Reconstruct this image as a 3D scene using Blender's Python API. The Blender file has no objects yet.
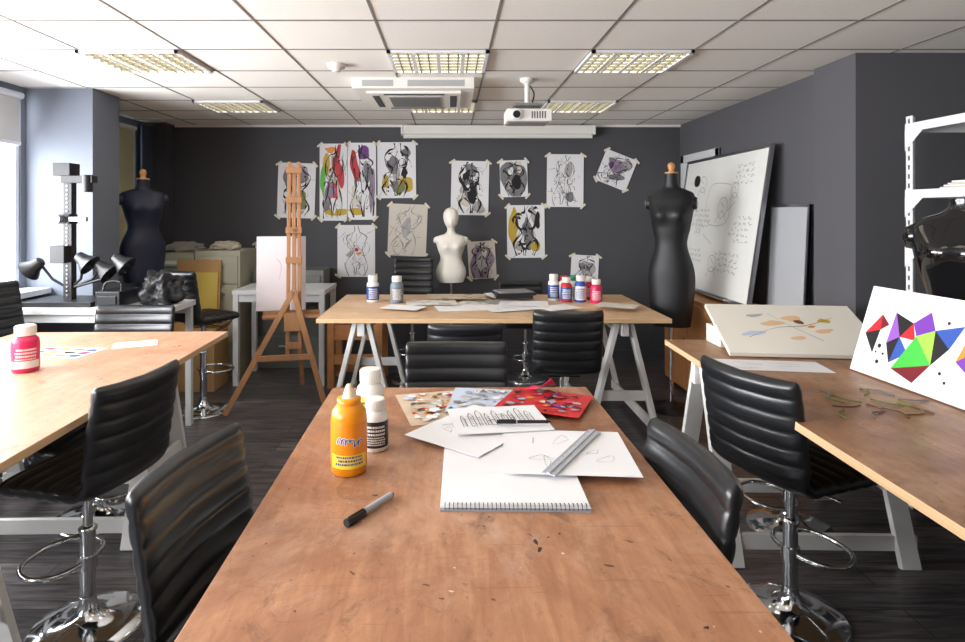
import bpy, bmesh, math, random
from mathutils import Vector, Matrix, noise as mnoise
D=bpy.data; SC=bpy.context.scene; COL=SC.collection
pi=math.pi
# ------------------------------------------------------------------ materials
def srgb(r,g,b):
    def f(c):
        c/=255.0
        return c/12.92 if c<=0.04045 else ((c+0.055)/1.055)**2.4
    return (f(r),f(g),f(b),1.0)
_mc={}
def M(name,col,rough=0.5,metal=0.0,var=0.0,scale=8.0,bump=0.0,spec=0.5,emit=None,estr=0,coat=0.0,stretch=(1,1,1)):
    if name in _mc: return _mc[name]
    m=D.materials.new(name); m.use_nodes=True; nt=m.node_tree; N=nt.nodes; L=nt.links
    b=N['Principled BSDF']
    c=srgb(*col)
    b.inputs['Base Color'].default_value=c; b.inputs['Roughness'].default_value=rough; b.inputs['Metallic'].default_value=metal
    b.inputs['Specular IOR Level'].default_value=spec
    b.inputs['Coat Weight'].default_value=coat
    if emit:
        b.inputs['Emission Color'].default_value=srgb(*emit); b.inputs['Emission Strength'].default_value=estr
    tc=N.new('ShaderNodeTexCoord'); mp=N.new('ShaderNodeMapping'); mp.inputs['Scale'].default_value=stretch
    L.new(tc.outputs['Object'],mp.inputs['Vector'])
    nz=N.new('ShaderNodeTexNoise'); nz.inputs['Scale'].default_value=scale; nz.inputs['Detail'].default_value=5
    L.new(mp.outputs['Vector'],nz.inputs['Vector'])
    v=max(var,0.03)
    mx=N.new('ShaderNodeMix'); mx.data_type='RGBA'
    mx.inputs['A'].default_value=tuple(x*(1-v) for x in c[:3])+(1,)
    mx.inputs['B'].default_value=tuple(min(1,x*(1+v)) for x in c[:3])+(1,)
    L.new(nz.outputs['Fac'],mx.inputs['Factor']); L.new(mx.outputs['Result'],b.inputs['Base Color'])
    if bump:
        bp=N.new('ShaderNodeBump'); bp.inputs['Strength'].default_value=bump; bp.inputs['Distance'].default_value=0.01
        L.new(nz.outputs['Fac'],bp.inputs['Height']); L.new(bp.outputs['Normal'],b.inputs['Normal'])
    _mc[name]=m; return m

def wood_mat(name,c1,c2,cst,rough=0.45,along='Y',wear=1.0):
    m=D.materials.new(name); m.use_nodes=True; nt=m.node_tree; N=nt.nodes; L=nt.links
    b=N['Principled BSDF']; b.inputs['Roughness'].default_value=rough
    tc=N.new('ShaderNodeTexCoord')
    def mapn(s,loc=(0,0,0),rot=0):
        mp=N.new('ShaderNodeMapping'); mp.inputs['Scale'].default_value=s; mp.inputs['Location'].default_value=loc; mp.inputs['Rotation'].default_value=(0,0,rot); L.new(tc.outputs['Object'],mp.inputs['Vector']); return mp
    def noise(mp,sc,det,rg=.6,dist=0):
        n=N.new('ShaderNodeTexNoise'); n.inputs['Scale'].default_value=sc; n.inputs['Detail'].default_value=det; n.inputs['Roughness'].default_value=rg; n.inputs['Distortion'].default_value=dist
        L.new(mp.outputs[0],n.inputs['Vector']); return n
    def ramp(src,p0,p1,v0,v1):
        r=N.new('ShaderNodeValToRGB'); r.color_ramp.elements[0].position=p0; r.color_ramp.elements[1].position=p1
        r.color_ramp.elements[0].color=v0; r.color_ramp.elements[1].color=v1; L.new(src,r.inputs['Fac']); return r.outputs['Color']
    def mix(f,a,bc,mode='MIX'):
        x=N.new('ShaderNodeMix'); x.data_type='RGBA'; x.blend_type=mode
        if isinstance(f,float): x.inputs['Factor'].default_value=f
        else: L.new(f,x.inputs['Factor'])
        L.new(a,x.inputs['A'])
        if isinstance(bc,tuple): x.inputs['B'].default_value=bc
        else: L.new(bc,x.inputs['B'])
        return x.outputs['Result']
    g=(14,1.6,14) if along=='Y' else (1.6,14,14)
    n1=noise(mapn(g),2.2,9,.65,.6)
    last=ramp(n1.outputs['Fac'],.3,.7,srgb(*c1),srgb(*c2))
    k=lambda v:(v,v,v,1)
    # broad stains
    last=mix(ramp(noise(mapn((1,1,1)),2.0,10,.72,.5).outputs['Fac'],.44,.64,k(0),k(.8*wear)),last,srgb(*cst))
    # pale worn patches, with the hazy grey sheen put into the colour
    last=mix(ramp(noise(mapn((1,.8,1),(3,7,0)),2.6,10,.78,.6).outputs['Fac'],.50,.68,k(0),k(.5*wear)),last,srgb(min(255,c2[0]+16),min(255,c2[1]+32),min(255,c2[2]+46)))
    # grime smudges
    last=mix(ramp(noise(mapn((1.2,1,1),(9,2,0)),5,10,.78,1.6).outputs['Fac'],.56,.66,k(0),k(.6*wear)),last,srgb(98,62,46))
    last=mix(ramp(noise(mapn((1.6,.7,1),(1,12,0),.4),11,10,.8,2.2).outputs['Fac'],.59,.66,k(0),k(.5*wear)),last,srgb(84,52,40))
    # thin scratches, broken up
    for rot,loc in((.6,(1,0,0)),(-.9,(5,3,0)),(1.3,(2,8,0))):
        mp=mapn((2.0,60,1),loc,rot); n=noise(mp,1.5,3,.5,.3)
        last=mix(ramp(n.outputs['Fac'],.70,.72,k(0),k(.4*wear)),last,srgb(122,84,66))
    # paint flecks (irregular)
    for sc,th,colr,al in ((13,0.085,(226,218,210),.6),(8.3,0.07,(56,38,44),.7),(19,0.10,(84,54,42),.6),(4.1,0.05,(60,74,130),.7),(5.2,.045,(170,60,50),.6)):
        vo=N.new('ShaderNodeTexVoronoi'); vo.inputs['Scale'].default_value=sc
        L.new(mapn((1,1.1,1),(sc,sc*2,0)).outputs[0],vo.inputs['Vector'])
        n3=noise(mapn((1,1,1)),45,5,.7)
        ad=N.new('ShaderNodeMath'); ad.operation='MULTIPLY_ADD'; ad.inputs[1].default_value=0.34
        L.new(n3.outputs['Fac'],ad.inputs[0]); L.new(vo.outputs['Distance'],ad.inputs[2])
        lt=N.new('ShaderNodeMath'); lt.operation='LESS_THAN'; lt.inputs[1].default_value=th+0.11; L.new(ad.outputs[0],lt.inputs[0])
        ml=N.new('ShaderNodeMath'); ml.operation='MULTIPLY'; ml.inputs[1].default_value=al*wear; L.new(lt.outputs[0],ml.inputs[0])
        last=mix(ml.outputs[0],last,srgb(*colr))
    L.new(last,b.inputs['Base Color'])
    rn=ramp(noise(mapn((1,1,1),(4,4,0)),4,8,.7).outputs['Fac'],.3,.7,k(rough-.1),k(rough+.14)); L.new(rn,b.inputs['Roughness'])
    bp=N.new('ShaderNodeBump'); bp.inputs['Strength'].default_value=0.2; bp.inputs['Distance'].default_value=0.004
    L.new(n1.outputs['Fac'],bp.inputs['Height']); L.new(bp.outputs['Normal'],b.inputs['Normal'])
    return m

def floor_mat():
    m=D.materials.new('dark_laminate'); m.use_nodes=True; nt=m.node_tree; N=nt.nodes; L=nt.links
    b=N['Principled BSDF']; b.inputs['Roughness'].default_value=0.36
    tc=N.new('ShaderNodeTexCoord'); mp=N.new('ShaderNodeMapping'); mp.inputs['Rotation'].default_value=(0,0,0)
    L.new(tc.outputs['Object'],mp.inputs['Vector'])
    br=N.new('ShaderNodeTexBrick'); br.inputs['Scale'].default_value=1.0; br.inputs['Brick Width'].default_value=1.2; br.inputs['Row Height'].default_value=0.16
    br.inputs['Mortar Size'].default_value=0.0025; br.inputs['Mortar Smooth'].default_value=0.1
    br.inputs['Color1'].default_value=srgb(84,81,83); br.inputs['Color2'].default_value=srgb(110,104,104); br.inputs['Mortar'].default_value=srgb(24,23,26)
    L.new(mp.outputs[0],br.inputs['Vector'])
    mp2=N.new('ShaderNodeMapping'); mp2.inputs['Scale'].default_value=(1.5,18,1); L.new(tc.outputs['Object'],mp2.inputs['Vector'])
    nz=N.new('ShaderNodeTexNoise'); nz.inputs['Scale'].default_value=2.5; nz.inputs['Detail'].default_value=9; nz.inputs['Distortion'].default_value=.8; L.new(mp2.outputs[0],nz.inputs['Vector'])
    rr=N.new('ShaderNodeValToRGB'); rr.color_ramp.elements[0].position=.36; rr.color_ramp.elements[1].position=.66
    rr.color_ramp.elements[0].color=(.2,.2,.2,1); rr.color_ramp.elements[1].color=(1.25,1.2,1.2,1); L.new(nz.outputs['Fac'],rr.inputs['Fac'])
    mx=N.new('ShaderNodeMix'); mx.data_type='RGBA'; mx.blend_type='MULTIPLY'; mx.inputs['Factor'].default_value=0.9
    L.new(br.outputs['Color'],mx.inputs['A']); L.new(rr.outputs['Color'],mx.inputs['B']); L.new(mx.outputs['Result'],b.inputs['Base Color'])
    bp=N.new('ShaderNodeBump'); bp.inputs['Strength'].default_value=.2; bp.inputs['Distance'].default_value=.003
    L.new(nz.outputs['Fac'],bp.inputs['Height']); L.new(bp.outputs['Normal'],b.inputs['Normal'])
    return m

WALL=M('wall_charcoal_paint',(74,74,78),0.7,var=0.06,scale=3,bump=0.03)
WALLR=M('wall_grey_paint',(86,85,89),0.65,var=0.05,scale=3,bump=0.03)
WALLB=M('wall_blue_grey_paint',(112,118,130),0.65,var=0.05,scale=3,bump=0.03)
WHITEW=M('white_painted_wood',(228,226,222),0.5,var=0.12,scale=9,bump=0.1)
WHITEP=M('white_plastic',(230,227,220),0.4)
WHITEM=M('white_enamel_metal',(224,225,225),0.35)
FRAME=M('white_upvc',(225,230,236),0.35)
LEATH=M('black_leather',(25,26,29),0.30,var=0.15,scale=90,bump=0.04,spec=0.6)
CHROME=M('chrome',(215,218,222),0.09,1.0)
ALU=M('aluminium',(180,182,186),0.3,1.0)
BLACKP=M('black_plastic',(22,22,24),0.4)
BLACKF=M('black_jersey',(20,20,23),0.5,var=.2,scale=40,bump=.04)
NAVYF=M('navy_black_jersey',(22,28,48),0.5,var=.2,scale=40,bump=.04)
GLOSSK=M('gloss_black_fibreglass',(14,14,16),0.08,coat=0.6)
MANW=M('white_matt_mannequin',(238,232,222),0.45)
PINE=M('easel_pine',(170,122,82),0.5,var=.25,scale=6,stretch=(8,8,1),bump=.1)
PINE2=M('orange_pine',(204,140,86),0.5,var=.25,scale=5,stretch=(1,8,8),bump=.1)
PLY=M('ply_edge',(222,184,140),0.6,var=.25,scale=4,stretch=(1,1,60),bump=.1)
PAPER=M('white_paper',(234,233,235),0.7,var=.03,scale=6)
PAPER2=M('cream_paper',(216,208,196),0.7,var=.06,scale=6)
INK=M('black_ink',(24,22,24),0.7)
GREYI=M('grey_wash',(128,126,130),0.8,var=.35,scale=16)
GREYL=M('light_grey_wash',(178,174,172),0.8,var=.25,scale=16)
PENC=M('pencil_line',(120,118,120),0.8)
TAPE=M('masking_tape',(226,218,196),0.7)
RED=M('red_paint',(196,34,44),0.5); ORG=M('orange_paint',(222,142,40),0.5); GRN=M('green_paint',(88,180,58),0.5)
PUR=M('purple_paint',(112,58,130),0.5); BLU=M('blue_paint',(50,84,170),0.5); YEL=M('yellow_paint',(246,190,30),0.35)
OCH=M('ochre_paint',(196,164,56),0.6); OLV=M('olive_paint',(120,128,72),0.6); PNK=M('pink_paint',(214,40,92),0.35); MAU=M('mauve_wash',(150,130,150),0.7,var=.3,scale=12)
# ------------------------------------------------------------------ mesh builder
def basis(d):
    d=d.normalized(); up=Vector((0,0,1)) if abs(d.z)<0.95 else Vector((0,1,0))
    a=d.cross(up).normalized(); b=a.cross(d).normalized(); return a,b
class MB:
    def __init__(s): s.v=[];s.f=[];s.m=[];s.s=[];s.mats=[]
    def mi(s,mat):
        if mat not in s.mats: s.mats.append(mat)
        return s.mats.index(mat)
    def add(s,vs,fs,mat,smooth=False):
        o=len(s.v); s.v+= [tuple(v) for v in vs]; k=s.mi(mat)
        for f in fs: s.f.append(tuple(i+o for i in f)); s.m.append(k); s.s.append(smooth)
    def box(s,c,d,mat,R=None,top=None):
        c=Vector(c); h=[x/2 for x in d]
        vs=[Vector((x*h[0],y*h[1],z*h[2])) for x in(-1,1) for y in(-1,1) for z in(-1,1)]
        if R is not None: vs=[R@v for v in vs]
        vs=[v+c for v in vs]
        fs=[(0,1,3,2),(4,6,7,5),(0,4,5,1),(2,3,7,6),(0,2,6,4)]
        o=len(s.v)
        s.add(vs,fs,mat); k=s.mi(top or mat); s.f.append((o+1,o+5,o+7,o+3)); s.m.append(k); s.s.append(False)
    def bx(s,x0,x1,y0,y1,z0,z1,mat,top=None):
        s.box(((x0+x1)/2,(y0+y1)/2,(z0+z1)/2),(x1-x0,y1-y0,z1-z0),mat,None,top)
    def beam(s,p0,p1,w,h,mat,side=None):
        p0=Vector(p0);p1=Vector(p1);d=(p1-p0).normalized()
        if side is not None:
            a=Vector(side); a=(a-a.dot(d)*d).normalized(); b=a.cross(d)
        else: a,b=basis(d)
        vs=[]
        for p in(p0,p1):
            for x,y in((-1,-1),(1,-1),(1,1),(-1,1)): vs.append(p+a*x*w/2+b*y*h/2)
        s.add(vs,[(0,1,2,3),(7,6,5,4),(0,4,5,1),(1,5,6,2),(2,6,7,3),(3,7,4,0)],mat)
    def loft(s,rings,mat,cap=True,smooth=True,closed=False):
        n=len(rings[0]); vs=[p for r in rings for p in r]; fs=[]
        R=len(rings)
        for i in range(R if closed else R-1):
            j=(i+1)%R
            for k in range(n):
                l=(k+1)%n; fs.append((i*n+k,i*n+l,j*n+l,j*n+k))
        s.add(vs,fs,mat,smooth)
        if cap and not closed:
            s.add(rings[0],[tuple(range(n))],mat); s.add(rings[-1],[tuple(range(n))],mat)
    def cyl(s,p0,p1,r0,mat,r1=None,seg=18,cap=True):
        r1=r0 if r1 is None else r1; p0=Vector(p0);p1=Vector(p1);a,b=basis(p1-p0)
        rings=[[p+(a*math.cos(t)+b*math.sin(t))*r for t in [2*pi*k/seg for k in range(seg)]] for p,r in((p0,r0),(p1,r1))]
        s.loft(rings,mat,cap)
    def lathe(s,prof,c,mat,seg=24,cap=True,R=None):
        c=Vector(c); rings=[]
        for r,z in prof:
            ring=[Vector((r*math.cos(2*pi*k/seg),r*math.sin(2*pi*k/seg),z)) for k in range(seg)]
            if R is not None: ring=[R@v for v in ring]
            rings.append([v+c for v in ring])
        s.loft(rings,mat,cap)
    def tube(s,pts,r,mat,seg=10,closed=False):
        pts=[Vector(p) for p in pts]; n=len(pts); rings=[]
        for i,p in enumerate(pts):
            if closed: d=pts[(i+1)%n]-pts[i-1]
            else: d=pts[min(i+1,n-1)]-pts[max(i-1,0)]
            a,b=basis(d)
            rings.append([p+(a*math.cos(2*pi*k/seg)+b*math.sin(2*pi*k/seg))*r for k in range(seg)])
        s.loft(rings,mat,True,True,closed)
    def mesh(s,name):
        me=D.meshes.new(name); me.from_pydata(s.v,[],s.f)
        for m in s.mats: me.materials.append(m)
        me.polygons.foreach_set('material_index',s.m); me.polygons.foreach_set('use_smooth',s.s)
        bm=bmesh.new(); bm.from_mesh(me)
        bmesh.ops.recalc_face_normals(bm,faces=bm.faces); bm.to_mesh(me); bm.free(); me.update()
        return me
    def build(s,name,loc=(0,0,0),rot=(0,0,0),bevel=0,center=True,parent=None):
        if center and loc==(0,0,0) and parent is None:
            xs=[v[0] for v in s.v]; ys=[v[1] for v in s.v]; zs=[v[2] for v in s.v]
            c=((min(xs)+max(xs))/2,(min(ys)+max(ys))/2,min(zs))
            s.v=[(a-c[0],b-c[1],d-c[2]) for a,b,d in s.v]; loc=c
        me=s.mesh(name); o=D.objects.new(name,me); COL.objects.link(o); o.location=loc; o.rotation_euler=rot
        if parent: o.parent=parent
        if bevel:
            md=o.modifiers.new('bevel','BEVEL'); md.width=bevel; md.segments=2; md.limit_method='ANGLE'; md.angle_limit=math.radians(40)
        return o
def cr(pts,n=8,closed=False):
    pts=[Vector(p) for p in pts]; out=[]; N=len(pts)
    rng=range(N) if closed else range(N-1)
    for i in rng:
        if closed: a,b,c,d=pts[i-1],pts[i],pts[(i+1)%N],pts[(i+2)%N]
        else: a,b,c,d=pts[max(i-1,0)],pts[i],pts[i+1],pts[min(i+2,N-1)]
        for k in range(n):
            t=k/n; out.append(0.5*((2*b)+(c-a)*t+(2*a-5*b+4*c-d)*t*t+(3*b-a-3*c+d)*t**3))
    if not closed: out.append(pts[-1])
    return out
# ------------------------------------------------------------------ ROOM
XL,XR,YB,YF,ZC=-3.25,2.51,6.55,-3.0,2.55
XA=4.6
b=MB(); b.bx(XL-.3,XA+.2,YF-.2,YB+.2,-.1,0,floor_mat()); b.build('floor')
TILE=M('ceiling_tile',(238,235,228),0.9,var=.1,scale=90,bump=.15)
b=MB(); b.bx(XL-.3,XA+.2,YF-.2,YB+.2,ZC,ZC+.1,TILE); b.build('ceiling')
b=MB(); b.bx(XL-.25,XR+.2,YB,YB+.15,0,ZC,WALL); b.build('wall_back')
b=MB()
W1=(0.9,4.54); W0=(-2.6,0.5); W2=(5.35,6.2); ZS,ZT=1.03,2.47
for y0,y1 in((YF-.15,W0[0]),(W0[1],W1[0]),(W1[1],W2[0]),(W2[1],YB)): b.bx(XL-.2,XL,y0,y1,ZS,ZT,WALLB)
b.bx(XL-.2,XL,YF-.15,YB,0,ZS,WALLB); b.bx(XL-.2,XL,YF-.15,YB,ZT,ZC,WALLB); b.build('wall_left')
b=MB(); b.bx(XL,-2.74,4.6,4.97,0,ZC,WALLB); b.build('wall_pillar_left')
b=MB(); b.bx(XL,-3.02,6.38,YB,0,ZC,WALL); b.build('wall_pilaster_corner')
b=MB(); b.bx(XR,XR+.2,3.76,5.62,0,ZC,WALLR); b.bx(XR,XR+.2,6.42,YB,0,ZC,WALLR); b.bx(XR,XR+.2,5.62,6.42,2.14,ZC,WALLR); b.build('wall_right')
b=MB(); b.bx(2.42,2.51,3.58,3.99,0,ZC,WALLR); b.bx(2.51,XA+.1,3.58,3.76,0,ZC,WALLR); b.build('wall_right_return')
b=MB(); b.bx(XA,XA+.15,YF-.15,3.58,0,ZC,WALLR); b.build('wall_right_alcove')
b=MB(); b.bx(XL-.2,XA+.15,YF-.15,YF,0,ZC,WALLR); b.build('wall_front')
def window(name,y0,y1,panes):
    b=MB(); x0,x1=XL-.09,XL-.01; w=.04
    b.bx(x0,x1,y0,y0+w,ZS,ZT,FRAME); b.bx(x0,x1,y1-w,y1,ZS,ZT,FRAME); b.bx(x0,x1,y0,y1,ZS,ZS+w,FRAME); b.bx(x0,x1,y0,y1,ZT-w,ZT,FRAME)
    for i in range(1,panes):
        y=y0+(y1-y0)*i/panes; b.bx(x0,x1,y-.03,y+.03,ZS,ZT,FRAME)
    b.bx(x0+.01,x1-.01,y0,y1,ZT-.42,ZT-.38,FRAME)
    b.build(name,bevel=.004)
window('window_1',*W1,3); window('window_2',*W0,3); window('window_3',*W2,1)
BLIND=M('roller_blind_fabric',(206,208,208),0.8); BLINDY=M('beige_blind_fabric',(196,188,150),0.8)
b=MB(); b.bx(XL+.02,XL+.025,3.2,4.5,2.12,2.46,BLIND); b.cyl((XL+.035,3.2,2.47),(XL+.035,4.5,2.47),.025,FRAME); b.bx(XL+.012,XL+.032,3.2,4.5,2.10,2.125,FRAME); b.build('roller_blind')
b=MB(); b.bx(XL+.02,XL+.025,5.4,6.12,1.2,2.44,BLINDY); b.cyl((XL+.035,5.4,2.45),(XL+.035,6.12,2.45),.025,FRAME); b.bx(XL+.012,XL+.032,5.4,6.12,1.18,1.2,FRAME); b.build('roller_blind')
b=MB(); b.bx(XL-.01,XL+.2,.7,4.598,ZS-.05,ZS-.005,FRAME); b.build('trim_windowsill',bevel=.008)
b=MB(); CUR=M('navy_curtain',(58,64,84),.85,var=.2); rings=[]
for z in (0.95,1.7,2.5):
    r=[]
    for k in range(40): r.append(Vector((-2.97+0.02*math.sin(k*1.3),6.16+k*.0052,z)))
    for k in range(39,-1,-1): r.append(Vector((-2.96+0.02*math.sin(k*1.3),6.16+k*.0052,z)))
    rings.append([v+Vector((-.2,-.0,0)) for v in r])
b.loft(rings,CUR); b.build('curtain')
b=MB(); b.bx(XL+.25,XR-.02,YB-.018,YB,0,.1,M('skirting_grey',(70,72,80),.5)); b.build('baseboard_back')
b=MB(); b.bx(XR-.016,XR,3.99,5.55,0,.1,_mc['skirting_grey']); b.build('baseboard_right')
GRD=M('ceiling_grid_bar',(124,119,113),0.5)
b=MB(); x=-2.77-.6
gx=[]
while x<XA:
    if x>XL: gx.append(x)
    x+=.6
gy=[]; y=3.5-.53*12
while y<YB:
    if y>YF: gy.append(y)
    y+=.53
def xr(y): return XR if y>3.58 else XA
for x in gx: b.bx(x-.006,x+.006,YF,YB if x<XR else 3.57,ZC-.003,ZC,GRD)
for y in gy: b.bx(XL,xr(y),y-.006,y+.006,ZC-.0035,ZC,GRD)
b.bx(XL+.25,XR,YB-.02,YB,ZC-.025,ZC,WHITEP); b.build('trim_ceiling_grid')
EMI=M('light_diffuser',(255,252,244),.5,emit=(255,246,228),estr=3.4)
LOUV=M('louvre_grey',(136,132,114),.45,0)
for yy in (-2.33,-.74,1.38,3.5,5.09):
    for xx in (-2.19,-.37,.83):
        b=MB(); w,h=.6,.53
        b.bx(.02,w-.02,.02,h-.02,-.002,0,EMI)
        for a0,a1,c0,c1 in((0,w,0,.022),(0,w,h-.022,h),(0,.022,0,h),(w-.022,w,0,h)): b.bx(a0,a1,c0,c1,-.020,0,WHITEM)
        for i in range(1,10): b.bx(w*i/10-.004,w*i/10+.004,.02,h-.02,-.020,-.003,LOUV)
        for i in range(1,7): b.bx(.02,w-.02,h*i/7-.005,h*i/7+.005,-.018,-.003,LOUV)
        for i in (1,2,3): b.bx(w*i/4-.012,w*i/4+.012,.02,h-.02,-.021,-.018,WHITEM)
        b.build('ceiling_light_panel',loc=(xx,yy,ZC-.0005))
# AC cassette
b=MB(); VENT=M('vent_dark',(70,70,72),.6)
b.bx(-.69,.17,4.22,5.04,2.47,2.549,WHITEP); b.bx(-.60,.08,4.31,4.95,2.452,2.47,WHITEP)
b.bx(-.45,-.07,4.42,4.84,2.446,2.452,M('grille_grey',(170,170,168),.5))
for i in range(9): b.bx(-.45,-.07,4.44+i*.045,4.45+i*.045,2.442,2.446,VENT)
b.bx(-.57,-.52,4.4,4.86,2.449,2.452,VENT); b.bx(0,.05,4.4,4.86,2.449,2.452,VENT); b.bx(-.48,-.04,4.33,4.37,2.449,2.452,VENT); b.bx(-.48,-.04,4.89,4.93,2.449,2.452,VENT)
b.bx(-.62,-.40,4.218,4.224,2.485,2.53,_mc['grille_grey']); b.bx(-.30,.10,4.218,4.224,2.485,2.53,_mc['grille_grey'])
b.build('air_conditioner_cassette',bevel=.008)
b=MB(); b.lathe([(.0,-.045),(.03,-.045),(.035,-.03),(.055,-.025),(.06,0)],(-.73,3.86,ZC),WHITEP); b.build('smoke_detector')
# projector
b=MB(); px,py=.55,4.28
b.lathe([(.05,0),(.05,-.02),(.02,-.04)],(px,py,ZC),WHITEP); b.cyl((px,py,2.36),(px,py,ZC),.018,WHITEP)
b.box((px,py,2.355),(.2,.16,.02),ALU)
for sx in(-.08,.08): b.beam((px+sx,py,2.35),(px+sx*.8,py,2.31),.01,.02,ALU)
b.tube(cr([(px+.02,py,2.5),(px+.05,py,2.44),(px+.04,py+.05,2.36),(px+.08,py+.08,2.31)],5),.006,BLACKP,8)
b.box((px,py,2.275),(.31,.24,.085),WHITEP); b.box((px,py,2.233),(.28,.2,.012),M('grey_plastic',(150,150,150),.5))
b.cyl((px-.09,py-.11,2.275),(px-.09,py-.145,2.275),.035,WHITEM); b.cyl((px-.09,py-.12,2.275),(px-.09,py-.148,2.275),.026,BLACKP)
for i in range(6): b.box((px+.02+i*.018,py-.121,2.275),(.008,.004,.05),VENT)
b.build('projector',bevel=.006)
b=MB(); b.bx(-.51,1.54,6.41,6.5,2.435,2.525,WHITEP); b.bx(-.5,1.53,6.45,6.455,2.405,2.435,WHITEP); b.cyl((-.5,6.452,2.402),(1.53,6.452,2.402),.009,WHITEM)
for x in(-.515,1.545): b.bx(x-.01,x+.01,6.40,6.55,2.43,2.53,WHITEP)
b.build('projector_screen',bevel=.005)
b=MB(); DW=M('door_white',(205,206,206),.5)
b.bx(XR+.02,XR+.06,5.66,6.38,0.005,2.1,DW); b.cyl((XR+.02,5.74,1.0),(XR-.03,5.74,1.0),.012,ALU); b.cyl((XR-.03,5.74,1.0),(XR-.03,5.86,1.0),.01,ALU)
b.build('door_1')
b=MB()
b.bx(XR-.02,XR+.1,5.56,5.64,0,2.2,DW); b.bx(XR-.02,XR+.1,6.4,6.48,0,2.2,DW); b.bx(XR-.02,XR+.1,5.56,6.48,2.12,2.2,DW); b.build('trim_door_frame',bevel=.004)
# ------------------------------------------------------------------ TABLES
TT=.867
WA=wood_mat('ply_top_centre',(156,104,72),(188,138,102),(124,77,52),.37,'Y',.95)
WB=wood_mat('ply_top_left',(188,140,110),(210,166,136),(168,120,90),.35,'Y',.65)
WC=wood_mat('ply_top_right',(148,101,67),(178,132,93),(114,75,50),.39,'Y',.95)
WD=wood_mat('ply_top_rear',(206,166,126),(226,192,154),(186,142,102),.42,'X',.6)
def trestle(par,nm,cx,cy,L,rotz,spread=.62):
    b=MB(); H=TT-.032; x=L/2-.06
    b.bx(-L/2,L/2,-.025,.025,H-.1,H,WHITEW)
    for sx in(-x,x):
        for sy in(-1,1):
            b.beam((sx,sy*.045,H-.005),(sx,sy*spread/2,.0),.085,.032,WHITEW,side=(1,0,0))
        b.beam((sx+.02,-spread*.33,.3),(sx+.02,spread*.33,.3),.022,.07,WHITEW,side=(1,0,0))
    for sy in(-1,1):
        b.bx(-L/2,L/2,sy*spread*.46-.035 if sy>0 else sy*spread*.46+.01,sy*spread*.46-.01 if sy>0 else sy*spread*.46+.035,.06,.13,WHITEW)
    b.build(nm,loc=(cx,cy,0),rot=(0,0,rotz),bevel=.003,parent=par)
def table(x0,x1,y0,y1,top,rot,trs,splat=0,seed=1,extra=()):
    e=D.objects.new('trestle_table',None); COL.objects.link(e); cx,cy=(x0+x1)/2,(y0+y1)/2; e.location=(cx,cy,0); e.rotation_euler=(0,0,rot)
    b=MB(); w,d=(x1-x0)/2,(y1-y0)/2
    b.bx(-w,w,-d,d,TT-.03,TT,PLY,top); b.build('table_top',bevel=.002,parent=e,center=False)
    for i,(tx,ty,L,rz,sp) in enumerate(trs): trestle(e,'trestle_leg_%d'%(i+1),tx-cx,ty-cy,L,rz,sp)
    if splat:
        r=random.Random(seed); b=MB()
        cols=[M('dried_white_paint',(208,190,174),.5),M('dried_dark_paint',(66,42,38),.5),M('dried_brown_stain',(110,70,48),.5),M('dried_navy_paint',(60,62,92),.5),M('dried_orange_paint',(190,120,66),.5),_mc['dried_brown_stain'],_mc['dried_brown_stain'],_mc['dried_brown_stain']]
        lst=[(r.uniform(-w*.94,w*.94),r.uniform(-d*.96,d*.96),abs(r.gauss(0,.0020))+.001,r.uniform(1,2.2),r.uniform(0,3),cols[r.randrange(len(cols))]) for _ in range(splat)]
        lst+=[(ex-cx,ey-cy,rr,asp,an,cols[ci]) for ex,ey,rr,asp,an,ci in extra]
        for j,(x,y,rr,asp,an,mt) in enumerate(lst):
            pts=[]
            for k in range(8):
                t=2*pi*k/8; q=rr*r.uniform(.5,1.3); px_,py_=q*math.cos(t),q*asp*math.sin(t); pts.append((x+px_*math.cos(an)-py_*math.sin(an),y+px_*math.sin(an)+py_*math.cos(an),TT+.0003+.00001*(j%9)))
            c=cr(pts,3,True); b.add(c,[tuple(range(len(c)))],mt)
        b.build('paint_stains',parent=e,center=False)
table(-.475,.585,.15,2.51,WA,math.radians(.7),[(.06,.85,.8,0,.5),(.06,2.12,.8,0,.5)],90,3,
  [(.19,1.33,.006,2.6,.2,1),(.195,1.30,.004,3.4,-.3,1),(.182,1.36,.003,3,.5,2),(.08,1.40,.003,1.5,1,3),(.33,1.24,.004,3.5,1.3,2),(-.05,1.18,.003,4,1.2,2),(.0,1.16,.003,1.6,1.4,0),(.40,1.33,.005,2.5,1.0,2),(-.2,1.22,.003,4,.8,2)])
table(-.918,1.522,4.11,5.33,WD,0,[(-.62,4.72,1.1,pi/2,.5),(1.22,4.72,1.1,pi/2,.5)])
table(-2.6,-1.33,1.25,3.67,WB,math.radians(1.5),[(-1.97,3.14,1.05,0,.62),(-1.97,1.74,1.05,0,.62)],50,5)
table(1.21,2.40,1.0,3.44,WC,math.radians(-1.2),[(1.66,3.02,.9,0,.66),(1.78,1.32,.9,0,.56)],70,7)
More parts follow.
